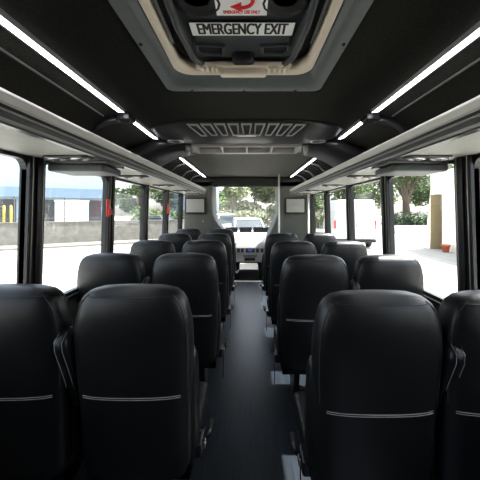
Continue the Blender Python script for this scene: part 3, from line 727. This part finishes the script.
# vehicles -------------------------------------------------------
def wheel(r, x, y, rad=.34, wd=.22):
    b = NB(); rings = []
    for dx, q in ((-.5,.6),(-.5,.9),(-.4,1),(.4,1),(.5,.9),(.5,.6)):
        rings.append([(x+dx*wd, y+rad*q*math.cos(t*PI/12), rad+rad*q*math.sin(t*PI/12)) for t in range(24)])
    loft(b, rings); w_ = finish('wheel', b, M['tyre'], r)
    b = NB(); loft(b, [[(x+dx*wd, y+rad*q*math.cos(t*PI/12), rad+rad*q*math.sin(t*PI/12)) for t in range(24)] for dx, q in ((-.52,.5),(-.5,.6),(.5,.6),(.52,.5))]); finish('hub', b, M['grille'], w_)
def suv(loc_, rz, paint, label, L=4.7, W=1.9, H=1.75):
    """front faces -y before rotation"""
    r = empty('car', loc_, label, 'car', rz=rz)
    hl = L/2; hw_ = W/2
    def ring(y, w0, zt, w1):  # section: lower width, top
        return [(-w0, y, .35), (-w0*1.0, y, .75), (-w1, y, zt), (w1, y, zt), (w0, y, .75), (w0, y, .35)]
    b = NB()
    loft(b, [ring(-hl, hw_*.84, .72, hw_*.78), ring(-hl+.12, hw_*.93, .86, hw_*.86), ring(-hl+.5, hw_, .98, hw_*.92), ring(-hl+1.1, hw_, 1.06, hw_*.93), ring(hl-.3, hw_, 1.06, hw_*.93), ring(hl-.03, hw_*.95, 1.0, hw_*.88), ring(hl, hw_*.9, .8, hw_*.85)])
    finish('body', b, paint, r, smooth=False, bevel=.04)
    b = NB()
    def cr(y, w, z): return [(-w, y, z), (w, y, z)]
    A = [(-hw_*.91, -hl+1.05, 1.05), (hw_*.91, -hl+1.05, 1.05), (hw_*.91, hl-.12, 1.05), (-hw_*.91, hl-.12, 1.05)]
    T = [(-hw_*.70, -hl+1.85, H-.04), (hw_*.70, -hl+1.85, H-.04), (hw_*.72, hl-.5, H-.04), (-hw_*.72, hl-.5, H-.04)]
    bbox_hexa(b, A+T); finish('cabin_glass', b, M['dglass'], r, bevel=.03)
    b = NB(); bbox_hexa(b, [(-hw_*.72, -hl+1.8, H-.06), (hw_*.72, -hl+1.8, H-.06), (hw_*.74, hl-.45, H-.06), (-hw_*.74, hl-.45, H-.06), (-hw_*.66, -hl+1.95, H), (hw_*.66, -hl+1.95, H), (hw_*.66, hl-.6, H), (-hw_*.66, hl-.6, H)]); finish('roof', b, paint, r, bevel=.02)
    for sx in (-1, 1):
        b = NB(); tube(b, [(sx*hw_*.91, -hl+1.03, 1.05), (sx*hw_*.71, -hl+1.83, H-.03)], .04, 6); finish('pillar', b, paint, r)
        b = NB(); box(b, *sorted((sx*hw_*.55, sx*hw_*.86)), -hl-.01, -hl+.1, .66, .80); finish('headlight', b, M['grille'], r, bevel=.02)
        b = NB(); box(b, *sorted((sx*hw_*.98, sx*hw_*1.16)), -hl+1.3, -hl+1.42, 1.05, 1.2); finish('mirror', b, paint, r, bevel=.03)
        for y in (-hl+.85, hl-.85): wheel(r, sx*(hw_-.12), y)
    b = NB(); box(b, -hw_*.45, hw_*.45, -hl-.015, -hl+.05, .55, .76); finish('grille', b, M['plastic'], r, bevel=.01)
    b = NB(); box(b, -hw_*.8, hw_*.8, -hl-.04, -hl+.15, .32, .50); finish('bumper', b, M['plastic'], r, bevel=.03)
    return r
suv((-.05, 17.0, GZ), .12, M['silver'], 'silver car parked facing the bus, seen through the windshield', H=1.80)
suv((-2.7, 25.5, GZ), -.5, M['white'], 'white car at the left of the windshield view', H=1.9)
suv((-8.0, 27.5, GZ), 1.1, M['darkcar'], 'dark car parked behind the concrete wall')

# white van
r = empty('cargo_van', (6.25, 17.5, GZ), 'tall white cargo van parked outside the right windows', 'van', rz=-.12)
b = NB(); rings = []
def vring(y, w0, w1, z0, z1):
    base = [(-w0, y, z0), (-w0, y, z0+.9), (-w1, y, z1-.12), (-w1+.12, y, z1), (w1-.12, y, z1), (w1, y, z1-.12), (w0, y, z0+.9), (w0, y, z0)]
    return base
loft(b, [vring(0, 1.16, 1.04, .42, 2.80), vring(.05, 1.2, 1.08, .40, 2.86), vring(4.2, 1.2, 1.08, .40, 2.86), vring(5.0, 1.18, .95, .40, 2.5), vring(5.5, 1.15, 1.0, .40, 1.45), vring(6.1, 1.0, .85, .42, 1.15)])
finish('body', b, M['white'], r, bevel=.03)
for sx in (-1, 1):
    b = NB(); bbox_hexa(b, [(sx*.015, -.03, .55), (sx*1.08, -.03, .55), (sx*1.08, .01, .55), (sx*.015, .01, .55), (sx*.015, -.03, 2.68), (sx*.98, -.03, 2.68), (sx*.98, .01, 2.68), (sx*.015, .01, 2.68)])
    dr = finish('rear_door', b, M['white'], r, bevel=.012)
    b = NB(); box(b, *sorted((sx*.06, sx*.10)), -.05, -.028, 1.25, 1.45); finish('door_handle', b, M['plastic'], dr)
    b = NB(); box(b, *sorted((sx*1.09, sx*1.19)), -.035, .05, 1.15, 1.65); tag(finish('tail_light', b, M['red'], r, bevel=.01), 'red tail light')
    for y in (1.1, 4.9): wheel(r, sx*1.03, y, .37, .26)
b = NB(); box(b, -1.15, 1.15, -.12, .02, .36, .55); finish('bumper', b, M['plastic'], r, bevel=.03)
# cream building right
r = empty('stucco_building', (11.2, 16, GZ), 'cream stucco building with a tan door recess outside the right windows', 'building')
b = NB()
fx = 10.9
# wall made of pieces round the doorway (y 14.2..15.6)
def bx(x0, x1, y0, y1, z0, z1, m, nm, bev=0, parent=None):
    b = NB(); box(b, x0, x1, y0, y1, z0, z1); return loc(finish(nm, b, m, parent or r, bevel=bev), r)
b = NB(); box(b, fx, fx+9, -6, 16.85, GZ, 3.5); box(b, fx, fx+9, 17.45, 17.9, GZ, 3.5); box(b, fx, fx+9, 16.85, 17.45, 2.3, 3.5); box(b, fx+.6, fx+9, 16.85, 17.45, GZ, 2.3); box(b, fx-.06, fx+9.1, -6, 17.95, 3.5, 3.62)
bbox_hexa(b, [(fx-.35, 17.45, GZ), (fx+.01, 17.45, GZ), (fx+.01, 17.9, GZ), (fx-.35, 17.9, GZ), (fx-.01, 17.45, 2.6), (fx+.01, 17.45, 2.6), (fx+.01, 17.9, 2.6), (fx-.01, 17.9, 2.6)])
loc(finish('wall', b, M['stucco'], r), r)
bx(fx-.30, fx+.55, 17.40, 17.448, GZ, 2.29, M['tan'], 'door_recess'); bx(fx+.52, fx+.59, 16.9, 17.39, GZ, 2.25, M['louvre'], 'door', .01)
r2 = empty('flower_pot', (10.55, 16.0, GZ), 'small terracotta pot with plant by the cream building', 'plant pot')
b = NB(); loft(b, [[(q*math.cos(t*PI/8), q*math.sin(t*PI/8), z) for t in range(16)] for q, z in ((.14,0),(.20,.34),(.23,.34),(.23,.40),(.18,.40),(.17,.36))]); finish('pot', b, M['terracotta'], r2, smooth=True)

# leaves ---------------------------------------------------------
def leaf_cloud(name, blobs, n, size, m, parent):
    b = NB()
    for _ in range(n):
        c, rr = random.choice(blobs)
        v = Vector((random.gauss(0,1), random.gauss(0,1), random.gauss(0,1))).normalized()*(random.random()**.45)
        p = Vector(c) + Vector((v.x*rr[0], v.y*rr[1], v.z*rr[2]))
        u = Vector((random.gauss(0,1), random.gauss(0,1), random.gauss(0,1))).normalized(); q = u.orthogonal().normalized()*size*random.uniform(.6,1.3); u *= size*random.uniform(.5,1.1)
        b.faces.new([b.verts.new(p+a_) for a_ in (u, q*.6, -u, -q*.6)])
    me = bpy.data.meshes.new(name); b.to_mesh(me); b.free(); me.materials.append(m)
    o = bpy.data.objects.new(name, me); COL.objects.link(o); o.parent = parent; return o
def tree(x, y, h, cw, label, lm='leaf', n=4500, trunk=.22, low=.35, size=.14):
    r = empty('tree', (x, y, GZ), label, 'tree', 'trees around the lot')
    zc = h*(1+low)/2
    b = NB(); tube(b, [(0,0,0), (.05,0,h*.15), (-.05,0,h*.32), (.05,0,h*.5), (.1,0,h*.8)], 1, 8, rs=[trunk*1.2, trunk, trunk*.85, trunk*.6, trunk*.2])
    blobs = []
    for k in range(9):
        a = k*2*PI/9+random.random(); rad = cw*random.uniform(.3,.62); z = h*random.uniform(low+.12, .88)
        e = Vector((rad*math.cos(a), rad*math.sin(a), z)); s0 = Vector((0,0,h*random.uniform(.22,.45)))
        mid = (s0+e)/2+Vector((0,0,h*.03))
        tube(b, [s0, mid, e], 1, 6, rs=[trunk*.5, trunk*.3, trunk*.08])
        q = cw*random.uniform(.32,.5); blobs.append((e, (q, q, q*.7)))
    blobs.append(((0,0,h*.85), (cw*.4, cw*.4, h*.13)))
    finish('trunk', b, M['bark'], r, smooth=True)
    leaf_cloud('crown', blobs, n, size, M[lm], r)
    return r
tree(-1.6, 31, 9.5, 3.0, 'pale olive tree ahead of the bus, left of centre through the windshield', 'leaf2', 15000, low=-.02, size=.17, trunk=.13)
tree(3.9, 33, 9.5, 3.2, 'pale olive tree ahead of the bus, right of centre through the windshield', 'leaf2', 15000, low=-.02, size=.17, trunk=.13)
tree(1.0, 42, 11, 6.0, 'farther olive tree in the gap between the two nearer ones ahead', 'leaf2', 17000, low=-.02, size=.26, trunk=.15)
tree(-4.5, 56, 10, 4.4, 'farther green tree beyond the small dark blue building', 'leaf', 7000, low=.1, size=.22)
tree(-13.1, 36, 9.5, 3.8, 'leafy green tree seen through the third left window', 'leaf', 9000, low=.12, size=.18)
tree(-10.4, 39, 10, 3.6, 'leafy green tree seen through the fourth left window', 'leaf', 7000, low=.12, size=.2)
tree(9.6, 29, 9, 3.4, 'leafy green tree behind the white van, toward the cab', 'leaf', 9000, low=.12, size=.17)
tree(8.2, 40, 11, 4.0, 'farther green tree right of the windshield, behind the nearer ones', 'leaf', 8000, low=.08, size=.22)
tree(15.2, 38, 11, 4.4, 'leafy green tree behind the right edge of the white van', 'leaf', 9000, low=.10, size=.2)
tree(17.4, 33, 10.5, 4.6, 'large spreading tree with thick branches left of the cream building', 'leaf', 10000, trunk=.42, low=.40, size=.16)
tree(24.5, 40, 11, 5.0, 'tall tree directly behind the cream building', 'leaf', 9000, low=.10, size=.2)
b = NB(); box(b, 10.0, 26, 29, 29.3, GZ, -.1); tag(finish('garden_wall', b, M['stucco']), 'low tan garden wall in front of the hedge on the right', 'wall')
r = empty('hedge', (17.5, 30.5, GZ), 'dark green hedge behind the low tan wall', 'hedge'); r['category'] = 'hedge'
leaf_cloud('foliage', [((dx, 0, 1.0), (1.0, .7, 1.1)) for dx in (-3, -2, -1, 0, 1, 2, 3, 4, 5)], 9000, .13, M['leaf3'], r)
b = NB(); [tube(b, [(dx, 0, 0), (dx, 0, 1.3)], .05, 6) for dx in (-3, -2, -1, 0, 1, 2, 3, 4, 5)]; finish('stems', b, M['bark'], r)
b = NB(); box(b, -11, -4.5, 40, 46, GZ, 5.2); box(b, -11.2, -4.3, 39.8, 46.2, 5.2, 5.5); tag(finish('office_building', b, M['blue_band']), 'small dark blue building far ahead at the left of the windshield', 'building')

def hedge(x0, x1, y, h, m, label):
    r = empty('hedge', ((x0+x1)/2, y, GZ), label, 'hedge')
    xs = [x0+k*1.0-(x0+x1)/2 for k in range(int(x1-x0)+1)]
    leaf_cloud('foliage', [((dx, random.uniform(-.2, .2), h*.5), (1.0, .8, h*.55*random.uniform(.85, 1.1))) for dx in xs], int(520*(x1-x0)), .16, M[m], r)
    b = NB(); [tube(b, [(dx, 0, 0), (dx, 0, h*.7)], .05, 6) for dx in xs]; finish('stems', b, M['bark'], r)
hedge(-11.5, -4.5, 31.5, 2.4, 'leaf', 'green hedge beyond the concrete wall and dark car on the left')
hedge(-3, 9, 35.8, 2.2, 'leaf2', 'pale olive hedge under the trees ahead of the bus')
